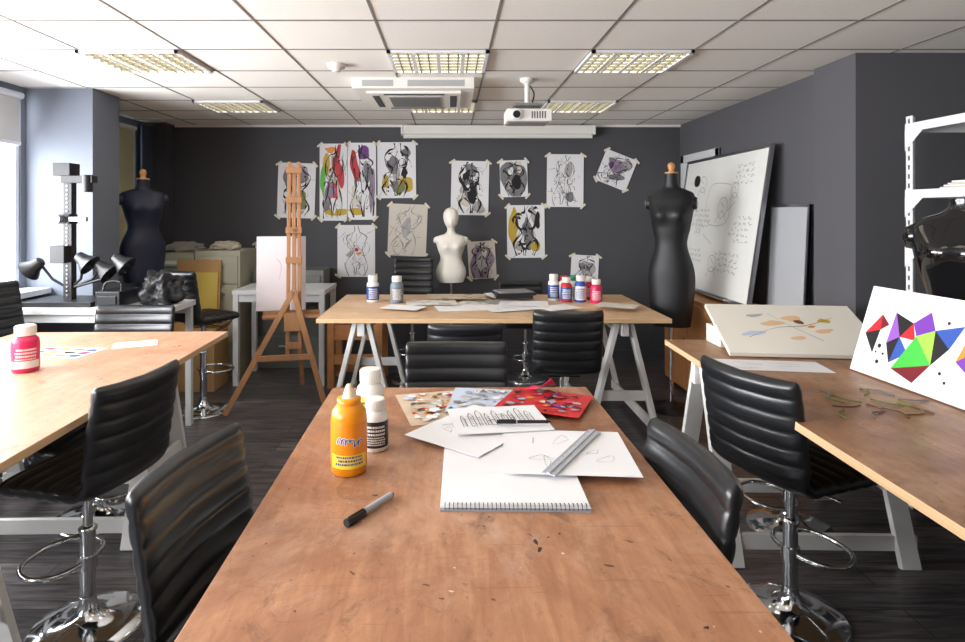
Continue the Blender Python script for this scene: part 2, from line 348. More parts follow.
# ------------------------------------------------------------------ STOOLS
def stool_mesh(sh,bh,W=.43,pitch=.062,name='bar_stool'):
    b=MB()
    path=[]
    for i in range(44): path.append((.2-.34*i/43,sh,0.0))
    lean=math.radians(9); R=.075; cy,cz=-.14,sh+R
    for i in range(1,13):
        a=(pi/2-lean)*i/12; path.append((cy-R*math.sin(a),cz-R*math.cos(a),i/12))
    y,z,_=path[-1]; n=int(bh/.006)
    for i in range(1,n+1): path.append((y-bh*i/n*math.sin(lean),z+bh*i/n*math.cos(lean),1.0))
    s=[0]
    for i in range(1,len(path)): s.append(s[-1]+math.hypot(path[i][0]-path[i-1][0],path[i][1]-path[i-1][1]))
    T=s[-1]; rings=[]; ns=28
    for i,(y,z,k) in enumerate(path):
        a=path[max(i-1,0)]; c=path[min(i+1,len(path)-1)]
        t=Vector((0,c[0]-a[0],c[1]-a[1])).normalized(); nrm=Vector((0,-t.z,t.y))*-1
        if k==0: nrm=Vector((0,0,1))
        e=min(s[i],T-s[i]); q=min(1,e/.03); q=math.sqrt(max(0.02,1-(1-q)**2))
        wd=W*(1.0 if k<1 else 1.02)*(1-.06*(1-q)); rib=abs(math.sin(pi*(T-s[i])/pitch))**.45
        th=(.072 if k==0 else .062)*(.62+.38*rib)*q
        if T-s[i]<pitch*.5: th=(.062)*q
        ring=[]
        for m in range(ns):
            an=2*pi*m/ns; ca,sa=math.cos(an),math.sin(an)
            x=wd/2*math.copysign(abs(ca)**.38,ca); tt=th/2*math.copysign(abs(sa)**.6,sa)
            ring.append(Vector((x,y,z))+nrm*(tt+ k*.75*x*x))
        rings.append(ring)
    b.loft(rings,LEATH)
    b.box((0,0,sh-.042),(.2,.2,.022),BLACKP)
    b.cyl((0,0,.3*sh+.02),(0,0,sh-.04),.017,CHROME); b.cyl((0,0,.03),(0,0,sh*.62),.027,CHROME,seg=24)
    b.lathe([(.032,sh*.62),(.034,sh*.62+.01),(.02,sh*.62+.02)],(0,0,0),CHROME)
    b.lathe([(.205,0.0),(.207,.008),(.195,.016),(.14,.024),(.08,.036),(.045,.06),(.030,.10),(.028,.12)],(0,0,0),CHROME,seg=40)
    zf=sh*.42
    loop=cr([(.02,.0,zf),(.11,.03,zf),(.15,.12,zf),(.10,.21,zf),(0,.235,zf),(-.10,.21,zf),(-.15,.12,zf),(-.11,.03,zf),(-.02,0,zf)],6)
    b.tube(loop,.0095,CHROME); b.cyl((0,0,zf-.025),(0,0,zf+.025),.034,CHROME)
    b.tube([(.03,0,sh-.05),(.12,0,sh-.06),(.2,.02,sh-.065)],.005,CHROME,8)
    return b.mesh(name)
_st={}
def stool(x,y,face,sh=.60,bh=.33,W=.43):
    k=(sh,bh,W)
    if k not in _st: _st[k]=stool_mesh(sh,bh,W)
    o=D.objects.new('bar_stool',_st[k]); COL.objects.link(o); o.location=(x,y,0)
    o.rotation_euler=(0,0,math.radians(face-90))
stool(-1.40,2.32,168)
stool(-.44,1.50,-9,.60,.32,.46)
stool(.405,1.56,184,.60,.32,.46)
stool(1.35,2.38,20,.60,.34,.45)
stool(.03,2.62,-90,.59,.33,.47)
stool(.08,3.72,92,.56,.33)
stool(.73,3.93,90)
stool(-.36,5.68,-90,.72,.38,.38)
stool(.72,5.75,-85,.55,.3)
stool(-1.98,4.82,60,.76,.33,.40)
stool(-2.04,3.68,-90,.6,.33,.5)
stool(-2.72,3.78,-10,.74,.34)
stool(-1.85,3.14,0,.40,.26)
stool(1.72,3.04,180,.40,.26)
# ------------------------------------------------------------------ ARTWORK generator
def art(w,h,spec,name,loc,rot,paper=PAPER,seed=1,tape=True,thick=.0012):
    rnd=random.Random(seed); b=MB()
    b.bx(-w/2,w/2,0,thick,-h/2,h/2,paper); lay=[0]
    def dep(): lay[0]+=1; return -.0004-.00006*lay[0]
    def poly(pts,mat):
        d=dep(); b.add([(u*w,d,v*h) for u,v in pts],[tuple(range(len(pts)))],mat)
    def ribbon(pts,wd,mat,vary=.4):
        pts=cr([(p[0]*w,0,p[1]*h) for p in pts],7); d=dep(); vs=[];fs=[]
        for i,p in enumerate(pts):
            t=(pts[min(i+1,len(pts)-1)]-pts[max(i-1,0)]); t=t.normalized() if t.length>1e-6 else Vector((1,0,0)); n=Vector((-t.z,0,t.x))
            ww=wd*(1+vary*math.sin(i*.37+seed))*.5
            vs+=[(p.x+n.x*ww,d,p.z+n.z*ww),(p.x-n.x*ww,d,p.z-n.z*ww)]
            if i: fs.append((2*i-2,2*i-1,2*i+1,2*i))
        b.add(vs,fs,mat)
    def blob(cx,cy,rx,ry,mat,rot=0,j=.25):
        ph=[rnd.uniform(1-j,1+j) for _ in range(9)]; pts=[]
        for k in range(9):
            a=2*pi*k/9; x=rx*ph[k]*math.cos(a); y=ry*ph[k]*math.sin(a)
            pts.append((cx+x*math.cos(rot)-y*math.sin(rot),0,cy+x*math.sin(rot)+y*math.cos(rot)))
        cl=cr(pts,5,True); poly([(max(-.49,min(.49,p.x)),max(-.49,min(.49,p.z))) for p in cl],mat)
    spec(dict(poly=poly,ribbon=ribbon,blob=blob,r=rnd))
    if tape:
        for sx in(-1,1):
            for sz in(-1,1):
                R=Matrix.Rotation(sx*sz*.7+rnd.uniform(-.2,.2),3,'Y'); b.box((sx*w*.485,-.0065,sz*h*.485),(.075,.0006,.022),TAPE,R)
    return b.build(name,loc=loc,rot=rot)
def figure(blobs=(),ink=INK,thick=.012,extra=8,thin=10,cx=0,sc=1.0,wash=4,lean=0,asym=.05):
    def f(a):
        r=a['r']; B=a['blob']; R0=a['ribbon']
        cl=lambda v:max(-.48,min(.48,v))
        def Rb(pts,w_,m_,v_=.4): R0([(cl(x+lean*y),cl(y)) for x,y in pts],w_,m_,v_)
        for i in range(wash): B(r.uniform(-.25,.25),r.uniform(-.35,.35),r.uniform(.08,.2),r.uniform(.08,.18),[GREYL,PAPER2,GREYI][i%3],r.uniform(0,3))
        for (x,y,rx,ry,mat,ro) in blobs: B(x,y,rx,ry,mat,ro)
        L=[(.07,.47),(.07,.38),(.20,.33),(.33,.26),(.29,.12),(.17,-.02),(.30,-.17),(.35,-.30),(.26,-.46)]
        for sg in(-1,1):
            k=sc*r.uniform(.75,1.1)
            Rb([(cx+sg*x*k+r.uniform(-asym,asym),y+r.uniform(-.03,.03)) for x,y in L],thick,ink,.6)
            Rb([(cx+sg*x*k*.93+r.uniform(-asym,asym),y+r.uniform(-.02,.02)) for x,y in L[2:]],thick*.3,ink,.6)
        for sg in(-1,1):
            o=r.uniform(-.04,.04)
            Rb([(cx+sg*.03,.14+o),(cx+sg*.10,.06+o),(cx+sg*.21,.09+o),(cx+sg*.24,.19+o)],thick*.8,ink,.6)
            Rb([(cx+sg*.02,-.46),(cx+sg*.05+o,-.3),(cx+sg*.16,-.18)],thick*.9,ink,.6)
        Rb([(cx+r.uniform(-.05,.05),y) for y in(.34,.22,.08,-.05,-.2)],thick*.5,ink)
        for i in range(extra):
            x0,y0=cx+r.uniform(-.24,.24),r.uniform(-.38,.38); a0=r.uniform(0,6.3); R=r.uniform(.05,.16)
            Rb([(x0+R*math.cos(a0+k*.6),y0+R*.9*math.sin(a0+k*.6)) for k in range(r.choice((3,4,6)))],thick*r.uniform(.3,1.2),ink,.7)
        for i in range(thin):
            x0,y0=r.uniform(-.36,.36),r.uniform(-.42,.42); dx,dy=r.uniform(-.22,.22),r.uniform(-.25,.25)
            Rb([(x0,y0),(x0+dx*.5+.03,y0+dy*.5),(x0+dx,y0+dy)],.003,ink)
    return f
YW=6.536; PW=lambda x,z:(x,YW,z)
art(.41,.60,figure([(-.2,.2,.15,.2,GREYI,.3),(.12,-.2,.17,.17,OLV,.2),(.2,.3,.1,.1,MAU,0),(-.1,-.3,.15,.1,GREYI,0)],thick=.011,extra=14,thin=16,lean=.1),'wall_artwork',PW(-1.673,1.834),(0,.03,0),seed=3)
art(.30,.84,figure([(-.25,.25,.14,.16,OCH,0),(-.38,.02,.1,.2,GRN,0),(.12,.3,.22,.10,RED,.9),(.24,.1,.12,.2,RED,.4),(.05,-.15,.12,.12,RED,.2),(-.15,-.15,.2,.12,MAU,.2),(.1,-.39,.4,.05,OCH,0),(-.1,.42,.2,.04,ORG,0),(0,-.3,.14,.09,PAPER,0)],thick=.010,extra=16,wash=3,lean=.12,asym=.08),'wall_artwork',PW(-1.27,1.925),(0,0,0),seed=5)
art(.31,.84,figure([(-.25,.2,.13,.2,RED,.5),(.05,.37,.2,.08,PUR,0),(.2,.1,.14,.15,GREYI,.4),(-.2,-.39,.25,.05,OCH,0),(.36,-.1,.09,.3,MAU,0),(-.1,-.1,.15,.1,PAPER,0)],thick=.010,extra=16,lean=-.12,asym=.08),'wall_artwork',PW(-.96,1.935),(0,0,0),seed=7)
art(.42,.61,figure([(-.1,.1,.18,.15,GREYI,.3),(.25,-.24,.16,.14,OCH,0),(.1,-.33,.14,.10,OLV,.5),(.25,.3,.1,.1,GREYI,0),(.2,-.05,.09,.1,INK,0),(-.3,-.2,.08,.12,OCH,0)],thick=.014,extra=15,thin=12,lean=.05),'wall_artwork',PW(-.581,2.056),(0,-.01,0),seed=9)
art(.42,.565,figure(ink=PENC,thick=.005,extra=10,thin=22,wash=2,lean=.15),'wall_artwork',PW(-.462,1.404),(0,.04,0),seed=11,paper=PAPER2)
art(.41,.565,figure([(0,.02,.06,.035,RED,0),(.08,-.05,.06,.03,ORG,.4),(-.15,-.05,.1,.04,GREYL,.4)],ink=PENC,thick=.006,extra=12,thin=12,wash=0,sc=.7),'wall_artwork',PW(-1.021,1.176),(0,0,0),seed=13)
art(.41,.59,figure([(0,.05,.2,.28,GREYI,.1),(.05,-.1,.12,.17,INK,.4),(-.1,.22,.1,.08,INK,0),(.1,.15,.07,.07,PAPER,0),(-.05,.0,.06,.07,PAPER,0)],thick=.016,extra=18,thin=18,sc=.8,lean=-.1),'wall_artwork',PW(.217,1.861),(0,.02,0),seed=15)
art(.30,.40,figure([(0,0,.48,.48,GREYI,0),(.1,-.1,.2,.18,INK,.3),(-.1,.2,.1,.1,PAPER,0),(.2,.25,.1,.1,PAPER2,0),(-.2,-.15,.1,.12,GREYL,0)],thick=.011,extra=16,asym=.1),'wall_artwork',PW(.695,1.964),(0,-.03,0),seed=17)
art(.40,.575,figure([(.12,-.3,.12,.1,GREYI,.1)],ink=INK,thick=.004,extra=14,thin=26,cx=-.02,wash=1,lean=.2,sc=.8),'wall_artwork',PW(1.255,1.942),(0,.01,0),seed=19)
art(.36,.36,figure([(0,.1,.25,.17,MAU,.3),(.1,-.2,.25,.1,GREYI,.2),(-.2,.1,.08,.1,PUR,0)],thick=.006,extra=16,thin=22,lean=.3,asym=.1),'wall_artwork',PW(1.809,2.056),(0,.38,0),seed=21)
art(.41,.575,figure([(-.33,.1,.12,.32,OCH,0),(.05,.0,.12,.3,GREYI,.2),(.25,-.3,.12,.1,OCH,0),(.3,.2,.08,.15,INK,0)],thick=.018,extra=14,lean=.08),'wall_artwork',PW(.826,1.388),(0,-.01,0),seed=23)
art(.30,.41,figure([(0,0,.44,.44,MAU,0),(.0,-.05,.2,.25,GREYL,.3),(.1,.2,.1,.1,PAPER2,0)],thick=.01,extra=14,lean=.1),'wall_artwork',PW(.348,1.078),(0,-.06,0),seed=25,paper=PAPER2)
art(.30,.30,figure([(.1,0,.3,.3,GREYL,0),(-.1,.1,.12,.12,MAU,0)],thick=.008,extra=12,lean=.2),'wall_artwork',PW(1.467,.98),(0,.05,0),seed=27)
art(.16,.27,figure([(0,0,.3,.3,GREYL,0)],thick=.005,extra=3),'wall_artwork',PW(-2.04,1.13),(0,0,0),seed=29)
# ------------------------------------------------------------------ bodies
def body(b,rings,mat,bust=None,seg=36,c=(0,0,0),R=None):
    c=Vector(c); pts=cr([(r[1],r[2],r[0]) for r in rings],6); off=cr([(r[3],0,r[0]) for r in rings],6); out=[]
    for p,o in zip(pts,off):
        ring=[]
        for k in range(seg):
            a=2*pi*k/seg; ca,sa=math.cos(a),math.sin(a)
            x=p.x*math.copysign(abs(ca)**.9,ca); y=p.y*math.copysign(abs(sa)**.9,sa)+o.x
            if bust and sa<0:
                bz,bxx,br,bh=bust
                for sg in(-1,1):
                    d2=((x-sg*bxx)**2+(p.z-bz)**2)/(br*br); y-=bh*math.exp(-d2*1.3)
            v=Vector((x,y,p.z))
            if R is not None: v=R@v
            ring.append(v+c)
        out.append(ring)
    b.loft(out,mat)
LABEL=M('label_white',(228,228,224),.5)
def dress_form(x,y,rot,hem,sh,mat=BLACKF,s=1.0):
    b=MB(); H=sh-hem
    f=lambda t:hem+H*t
    R=[(f(0),.15*s,.115*s,0),(f(.10),.165*s,.125*s,.005),(f(.3),.185*s,.13*s,.01),(f(.42),.175*s,.118*s,.0),(f(.58),.125*s,.092*s,-.01),(f(.70),.148*s,.105*s,-.01),(f(.82),.172*s,.11*s,-.005),(f(.90),.185*s,.1*s,.0),(f(.955),.172*s,.082*s,.01),(f(.985),.11*s,.066*s,.012),(f(1.01),.062*s,.056*s,.01),(f(1.10),.052*s,.052*s,0)]
    body(b,R,mat,bust=(f(.8),.08*s,.07*s,.045))
    z=f(1.10); cw=M('cap_wood',(206,150,96),.4); b.lathe([(.052*s,z),(.054*s,z+.006),(.05*s,z+.012)],(0,0,0),cw)
    b.lathe([(.03,z+.012),(.018,z+.025),(.026,z+.045),(.03,z+.065),(.02,z+.085),(.004,z+.092)],(0,0,0),cw)
    for sg in(-1,1):
        R2=Matrix.Rotation(sg*pi/2,3,'Y')
        b.lathe([(.052*s,.155*s),(.052*s,.190*s),(.045*s,.2*s),(.0,.2*s)],(0,0,f(.885)),mat,R=R2)
        b.lathe([(.036*s,.201*s),(.032*s,.204*s),(.024*s,.201*s)],(0,0,f(.885)),LABEL,R=R2,cap=False)
    b.cyl((0,0,.06),(0,0,hem+.02),.018,CHROME)
    b.lathe([(.19,0),(.19,.012),(.06,.03),(.03,.07)],(0,0,0),BLACKP,seg=32)
    return b.build('dress_form',loc=(x,y,0),rot=(0,0,rot))
dress_form(1.80,4.88,math.radians(-28),.68,1.80,s=.98)
dress_form(-2.66,5.2,math.radians(38),1.0,1.80,NAVYF,s=.98)
b=MB(); z0=.89
R=[(z0,.125,.095,0),(z0+.06,.15,.11,0),(z0+.13,.15,.108,0),(z0+.24,.108,.08,-.005),(z0+.32,.13,.09,-.005),(z0+.39,.15,.092,0),(z0+.43,.155,.08,.0),(z0+.465,.13,.065,.0),(z0+.485,.07,.05,0),(z0+.51,.042,.044,0),(z0+.55,.04,.044,-.005),(z0+.565,.048,.06,-.015),(z0+.60,.066,.085,-.01),(z0+.65,.078,.098,0),(z0+.70,.074,.09,.005),(z0+.74,.048,.06,.005),(z0+.758,.008,.01,.005)]
body(b,R,MANW,bust=(z0+.36,.062,.05,.04))
body(b,[(z0+.585,.012,.014,-.082),(z0+.61,.011,.018,-.095),(z0+.64,.006,.008,-.098)],MANW,seg=12)
for sg in(-1,1): b.lathe([(.0,-.03),(.035,-.02),(.04,.0),(.03,.03),(.0,.045)],(sg*.14,0,z0+.42),MANW)
b.cyl((0,0,.03),(0,0,z0+.02),.018,CHROME); b.lathe([(.17,0),(.17,.01),(.05,.02),(.02,.05)],(0,0,0),CHROME,seg=32)
b.build('display_mannequin',loc=(.01,6.1,0),rot=(0,0,.05))
b=MB(); Z=TT
R=[(Z,.14,.11,0),(Z+.05,.16,.12,0),(Z+.18,.155,.12,0),(Z+.34,.135,.10,0),(Z+.48,.165,.12,-.01),(Z+.58,.185,.125,-.005),(Z+.65,.19,.11,0),(Z+.70,.155,.085,0),(Z+.73,.085,.065,0),(Z+.755,.058,.058,0),(Z+.79,.054,.056,0)]
body(b,R,GLOSSK,bust=(Z+.56,.085,.08,.045))
for sg in(-1,1): b.lathe([(.0,-.06),(.045,-.05),(.06,.0),(.05,.04),(.0,.07)],(sg*.165,-.0,Z+.62),GLOSSK)
b.build('torso_mannequin',loc=(2.25,2.62,0),rot=(0,0,math.radians(-45)))
# ------------------------------------------------------------------ EASEL (seen from behind)
b=MB()
for sx in(-.05,.05): b.beam((sx,0,.42),(sx*.75,.10,2.02),.03,.035,PINE,side=(1,0,0))
b.beam((0,.02,.95),(0,.10,1.96),.03,.02,PINE,side=(1,0,0))
b.beam((0,-.02,.95),(-.52,-.12,0),.045,.025,PINE,side=(1,0,0)); b.beam((0,-.02,.95),(.26,-.12,0),.045,.025,PINE,side=(1,0,0))
b.beam((-.29,-.08,.42),(.14,-.08,.42),.022,.045,PINE); b.beam((0,.10,1.55),(.05,.62,0),.04,.022,PINE)
b.box((-.02,.03,.735),(.46,.10,.022),PINE); b.box((-.02,.08,.75),(.46,.012,.05),PINE); b.box((0,-.02,.70),(.15,.06,.15),PINE)
for zz,yy in((1.45,.04),(1.2,.03),(1.95,.085),(.5,-.0),(1.7,.06)): b.box((0,yy,zz),(.13,.05,.05),PINE)
b.cyl((0,0,1.45),(0,.07,1.45),.012,ALU)
b.build('artist_easel',loc=(-1.29,4.95,0),rot=(0,0,math.radians(12)),bevel=.003)
def skf(a):
    a['ribbon']([(-.1,.2),(.0,.1),(-.05,-.1)],.002,PENC)
art(.40,.62,skf,'easel_paper',(-1.42,5.05,1.085),(math.radians(-4),0,math.radians(12)),seed=31,paper=M('pinkish_paper',(224,214,216),.7),tape=False)
# ------------------------------------------------------------------ FURNITURE at left/back
b=MB()
b.bx(-3.2,-1.92,4.08,4.55,.90,.94,WHITEM)
for x in(-3.16,-1.96):
    for y in(4.12,4.51): b.bx(x-.022,x+.022,y-.022,y+.022,0,.90,WHITEM)
b.bx(-3.16,-1.96,4.5,4.52,.84,.90,WHITEM); b.bx(-3.16,-1.96,4.11,4.13,.84,.90,WHITEM)
b.build('side_desk',bevel=.003)
b=MB(); b.bx(-2.98,-2.48,4.14,4.5,.941,.975,BLACKP)
b.bx(-2.76,-2.70,4.28,4.34,.97,1.93,BLACKP)
for i in range(30): b.bx(-2.735,-2.725,4.272,4.28,1.0+i*.03,1.012+i*.03,ALU)
b.box((-2.73,4.27,1.9),(.12,.12,.09),BLACKP); b.box((-2.62,4.24,1.83),(.22,.07,.05),BLACKP); b.cyl((-2.55,4.22,1.86),(-2.55,4.22,1.74),.035,BLACKP)
b.box((-2.73,4.27,1.55),(.1,.1,.07),BLACKP); b.box((-2.62,4.23,1.55),(.12,.03,.03),ALU); b.cyl((-2.73,4.2,1.55),(-2.73,4.15,1.55),.03,ALU)
b.box((-2.76,4.27,1.3),(.1,.12,.12),BLACKP)
for sx,zz in((-.2,1.22),(.14,1.26),(.28,1.2),(.40,1.25)):
    b.tube([(-2.73,4.3,1.05),(-2.73+sx*.6,4.3,1.12),(-2.73+sx,4.26,zz+.04)],.01,BLACKP,8)
    Rr=Matrix.Rotation(.9*(1 if sx<0 else -1),3,'Y')
    b.lathe([(.02,.06),(.035,.05),(.045,.0),(.08,-.06),(.082,-.062),(.03,-.01)],(-2.73+sx,4.24,zz),BLACKP,R=Rr)
b.build('copy_stand',bevel=.002)
def lump(name,loc,s,mat,seed,n=3,amp=.35):
    me=D.meshes.new(name); bm=bmesh.new(); bmesh.ops.create_icosphere(bm,subdivisions=5,radius=1)
    for v in bm.verts:
        p=v.co.copy(); q=mnoise.fractal(p*1.6+Vector((seed,0,0)),1.0,2.0,4)
        v.co=Vector((p.x*s[0],p.y*s[1],p.z*s[2]))*(1+amp*q)
        v.co.z=max(v.co.z,-s[2]*.55)
    for f in bm.faces: f.smooth=True
    bm.to_mesh(me); bm.free(); me.materials.append(mat); o=D.objects.new(name,me); COL.objects.link(o); o.location=(loc[0],loc[1],loc[2]+s[2]*.55); return o
lump('black_jacket_pile',(-2.07,4.32,.942),(.14,.13,.15),BLACKF,2,amp=.4)
b=MB(); b.bx(-2.45,-2.28,4.14,4.42,.942,1.05,LEATH); b.tube(cr([(-2.43,4.2,1.05),(-2.4,4.2,1.11),(-2.31,4.2,1.11),(-2.30,4.2,1.05)],6),.008,LEATH); b.bx(-2.43,-2.30,4.13,4.14,.96,1.02,BLACKP); b.build('camera_bag',bevel=.015)
CAB=M('cabinet_khaki_metal',(176,172,152),.45,var=.06); CAB2=M('cabinet_grey_metal',(120,122,118),.45)
for i,(x0,x1,mt,h) in enumerate(((-2.95,-2.5,CAB,1.2),(-2.49,-2.05,CAB,1.22),)):
    b=MB(); b.bx(x0,x1,5.86,6.36,0,h,mt)
    for k in range(4):
        z0=.05+k*(h-.08)/4; b.bx(x0+.02,x1-.02,5.84,5.86,z0,z0+(h-.08)/4-.02,mt); b.bx(x0+.14,x1-.14,5.82,5.84,z0+.17,z0+.185,ALU); b.bx(x0+.16,x1-.16,5.837,5.84,z0+.2,z0+.235,LABEL)
    b.build('filing_cabinet',bevel=.004)
CARD=M('cardboard',(182,142,92),.8,var=.12); CARDY=M('yellow_card',(206,178,84),.7)
b=MB(); R=Matrix.Rotation(-.10,3,'X')
b.box((-2.42,5.775,.82),(.42,.014,.64),CARD,R); b.box((-2.36,5.75,.77),(.26,.012,.5),CARDY,R); b.build('cardboard_sheets')
b=MB(); b.bx(-2.44,-2.10,5.34,5.68,0,.5,CARD); b.bx(-2.44,-2.10,5.5,5.52,.5,.502,TAPE); b.box((-2.46,5.51,.55),(.1,.33,.006),CARD,Matrix.Rotation(.9,3,'Y')); b.box((-2.08,5.51,.55),(.1,.33,.006),CARD,Matrix.Rotation(-.9,3,'Y')); b.build('cardboard_box')
lump('folded_fabric',(-2.7,6.1,1.204),(.18,.16,.06),M('grey_fabric',(150,146,140),.8),5,amp=.3)
lump('folded_fabric',(-2.28,6.1,1.224),(.15,.15,.05),M('cream_fabric',(196,186,168),.8),8,amp=.3)
b=MB(); b.bx(-2.0,-1.15,5.5,6.08,.84,.88,WHITEM)
for x in(-1.97,-1.18):
    for y in(5.53,6.05): b.bx(x-.025,x+.025,y-.025,y+.025,0,.84,WHITEM)
b.bx(-1.97,-1.18,5.52,5.54,.77,.84,WHITEM); b.bx(-1.97,-1.18,6.04,6.06,.77,.84,WHITEM); b.build('white_desk',bevel=.003)
b=MB()
for i in range(7): b.box((-1.7+.004*i,5.8,.884+i*.006),(.3-.01*i,.22,.005),PAPER if i%2 else PAPER2,Matrix.Rotation(.1*i,3,'Z'))
b.build('paper_stack')
b=MB(); b.bx(-2.03,-1.3,6.16,6.5,0,1.0,CAB2)
for k in range(3): b.bx(-2.0,-1.33,6.14,6.16,.05+k*.31,.33+k*.31,CAB2); b.bx(-1.75,-1.58,6.125,6.14,.22+k*.31,.235+k*.31,ALU)
b.build('drawer_unit',bevel=.004)
b=MB()
for i in range(5): b.bx(-1.12,-.6,5.42+i*.1,5.50+i*.1,.60,.625,PINE2)
for x in(-1.08,-.64):
    for y in(5.45,5.87): b.bx(x-.03,x+.03,y-.03,y+.03,0,.60,PINE2)
    b.bx(x-.02,x+.02,5.46,5.86,.50,.58,PINE2); b.bx(x-.015,x+.015,5.46,5.86,.1,.16,PINE2)
b.bx(-1.08,-.64,5.63,5.67,.1,.16,PINE2); b.bx(-1.08,-.64,5.43,5.45,.44,.58,PINE2); b.bx(-1.08,-.64,5.43,5.45,.22,.31,PINE2)
b.build('wooden_bench',bevel=.003)
b=MB(); b.bx(2.06,2.49,4.1,5.75,.04,.855,PINE2); b.bx(2.10,2.49,4.15,5.7,0,.04,BLACKP)
for k in range(3): b.bx(2.045,2.06,4.12+k*.54,4.12+k*.54+.52,.08,.82,PINE2); b.cyl((2.03,4.16+k*.54,.5),(2.045,4.16+k*.54,.5),.012,ALU)
b.build('low_cupboard',bevel=.004)
# whiteboard
b=MB(); o0=Vector((2.25,4.5,.874)); u=Vector((.05,1.7,0)); v=Vector((.18,0,1.23)); ul=u.length; vl=v.length; uh=u.normalized(); vh=v.normalized(); n=vh.cross(uh).normalized()
if n.x>0: n=-n
def WP(a,c,d=0): return o0+u*a+v*c+n*d
def slab(a0,a1,c0,c1,d0,d1,mat):
    vs=[WP(a,c,d) for d in(d0,d1) for a,c in((a0,c0),(a1,c0),(a1,c1),(a0,c1))]
    b.add(vs,[(0,1,2,3),(7,6,5,4),(0,4,5,1),(1,5,6,2),(2,6,7,3),(3,7,4,0)],mat)
slab(0,1,0,1,0,.015,M('whiteboard_gloss',(234,233,228),.25))
fr=.012
slab(-.006,fr,-.008,1.008,-.003,.022,ALU); slab(1-fr,1.006,-.008,1.008,-.003,.022,ALU); slab(0,1,-.008,.018,-.003,.022,ALU); slab(0,1,.985,1.008,-.003,.022,ALU)
slab(.2,.8,.0,.012,.02,.06,ALU)
rn=random.Random(4)
INKG=M('marker_line',(104,104,112),.6)
def scrib(pts,wd=.004,mat=INKG):
    pts=cr([(p[0],p[1],0) for p in pts],5); d=.0155; vs=[];fs=[]
    for i,p in enumerate(pts):
        t=(pts[min(i+1,len(pts)-1)]-pts[max(i-1,0)]); t=Vector((t.x*ul,t.y*vl)); t=t.normalized() if t.length>0 else Vector((1,0)); nn=Vector((-t.y/ul,t.x/vl))*wd/2
        vs+=[WP(p.x+nn.x,p.y+nn.y,d),WP(p.x-nn.x,p.y-nn.y,d)]
        if i: fs.append((2*i-2,2*i-1,2*i+1,2*i))
    b.add(vs,fs,mat)
for (a0,c0,w,rows) in((.08,.55,.22,5),(.55,.60,.26,4),(.15,.30,.28,4),(.12,.90,.2,4),(.6,.30,.22,3)):
    for r in range(rows):
        a=a0+rn.uniform(0,.03); lim=a0+w*rn.uniform(.6,1); c=c0-r*.038
        while a<lim:
            L=rn.randint(2,6); pts=[(a+j*.006,c+rn.uniform(-.013,.013)) for j in range(L+2)]; scrib(pts); a+=(L+2)*.006+.01
for (cx,cy,r0) in((.72,.80,.05),(.42,.62,.06),(.45,.22,.05),(.7,.48,.04),(.3,.74,.04)):
    scrib([(cx+r0*math.cos(t)*rn.uniform(.8,1.1),cy+r0*1.3*math.sin(t)*rn.uniform(.8,1.1)) for t in [k*.7 for k in range(10)]]); scrib([(cx-r0,cy-r0*1.6),(cx,cy-r0*.4),(cx+r0*1.2,cy-r0*1.8)]); scrib([(cx-r0*.3,cy),(cx+r0*.5,cy+r0*.7)])
scrib([(.35,.78),(.60,.78),(.60,.52),(.35,.52),(.35,.78)]); scrib([(.5,.36),(.62,.42)]); scrib([(.28,.66),(.36,.6)])
b.cyl(WP(.80,.83,.014),WP(.80,.83,.03),.055,BLACKP)
b.build('whiteboard')
b=MB(); R=Matrix.Rotation(.045,3,'Y'); b.box((2.463,4.37,1.255),(.018,.5,.78),M('grey_board',(172,174,178),.6),R)
for y in(4.13,4.61): b.box((2.461,y,1.255),(.024,.02,.79),ALU,R)
b.box((2.48,4.37,1.645),(.024,.5,.02),ALU,R); b.build('display_board')
# shelving unit (slotted angle)
b=MB(); x0,x1,y0,y1=2.49,2.94,1.7,3.28; HZ=2.12
for x in(x0,x1):
    for y in(y0,y1):
        sx=1 if x==x0 else -1; sy=1 if y==y0 else -1
        b.bx(min(x,x+sx*.004),max(x,x+sx*.004),min(y,y-.05 if sy<0 else y+.05),max(y,y-.05 if sy<0 else y+.05),0,HZ,WHITEM); b.bx(min(x,x+sx*.05),max(x,x+sx*.05),min(y,y+sy*.004),max(y,y+sy*.004),0,HZ,WHITEM)
        if x==x0:
            for i in range(42): b.bx(x-.001,x+.001,min(y+sy*.019,y+sy*.031),max(y+sy*.019,y+sy*.031),.03+i*.05,.055+i*.05,VENT)
        if y==y1:
            for i in range(42): b.bx(min(x+sx*.019,x+sx*.031),max(x+sx*.019,x+sx*.031),y-.005,y-.0035,.03+i*.05,.055+i*.05,VENT)
for z in(.5,1.0,1.45,1.72,2.08):
    b.bx(x0+.004,x1-.004,y0+.004,y1-.006,z-.004,z,WHITEM); b.bx(x0-.003,x0+.004,y0,y1,z-.045,z,WHITEM); b.bx(x1-.004,x1+.002,y0,y1,z-.045,z,WHITEM); b.bx(x0,x1,y1-.004,y1+.002,z-.045,z,WHITEM)
for z in(1.45,1.72,2.08):
    for sy,y in((1,y0),(-1,y1)): b.add([(x0-.004,y,z-.04),(x0-.004,y+sy*.13,z-.04),(x0-.004,y,z-.15)],[(0,1,2)],WHITEM)
b.build('shelving_unit')
b=MB(); b.lathe([(.08,0),(.088,.13),(.093,.13),(.093,.145),(.08,.15)],(2.60,3.0,1.451),WHITEP); b.lathe([(.0835,.03),(.088,.09)],(2.60,3.0,1.451),GRN,cap=False); b.build('paint_tub')
b=MB(); b.bx(2.55,2.85,2.55,2.85,1.001,1.22,CARD); b.build('cardboard_box')
b=MB(); b.bx(2.55,2.85,2.0,2.5,1.451,1.62,M('blue_crate',(70,90,130),.5)); b.build('storage_crate',bevel=.01)
b=MB()
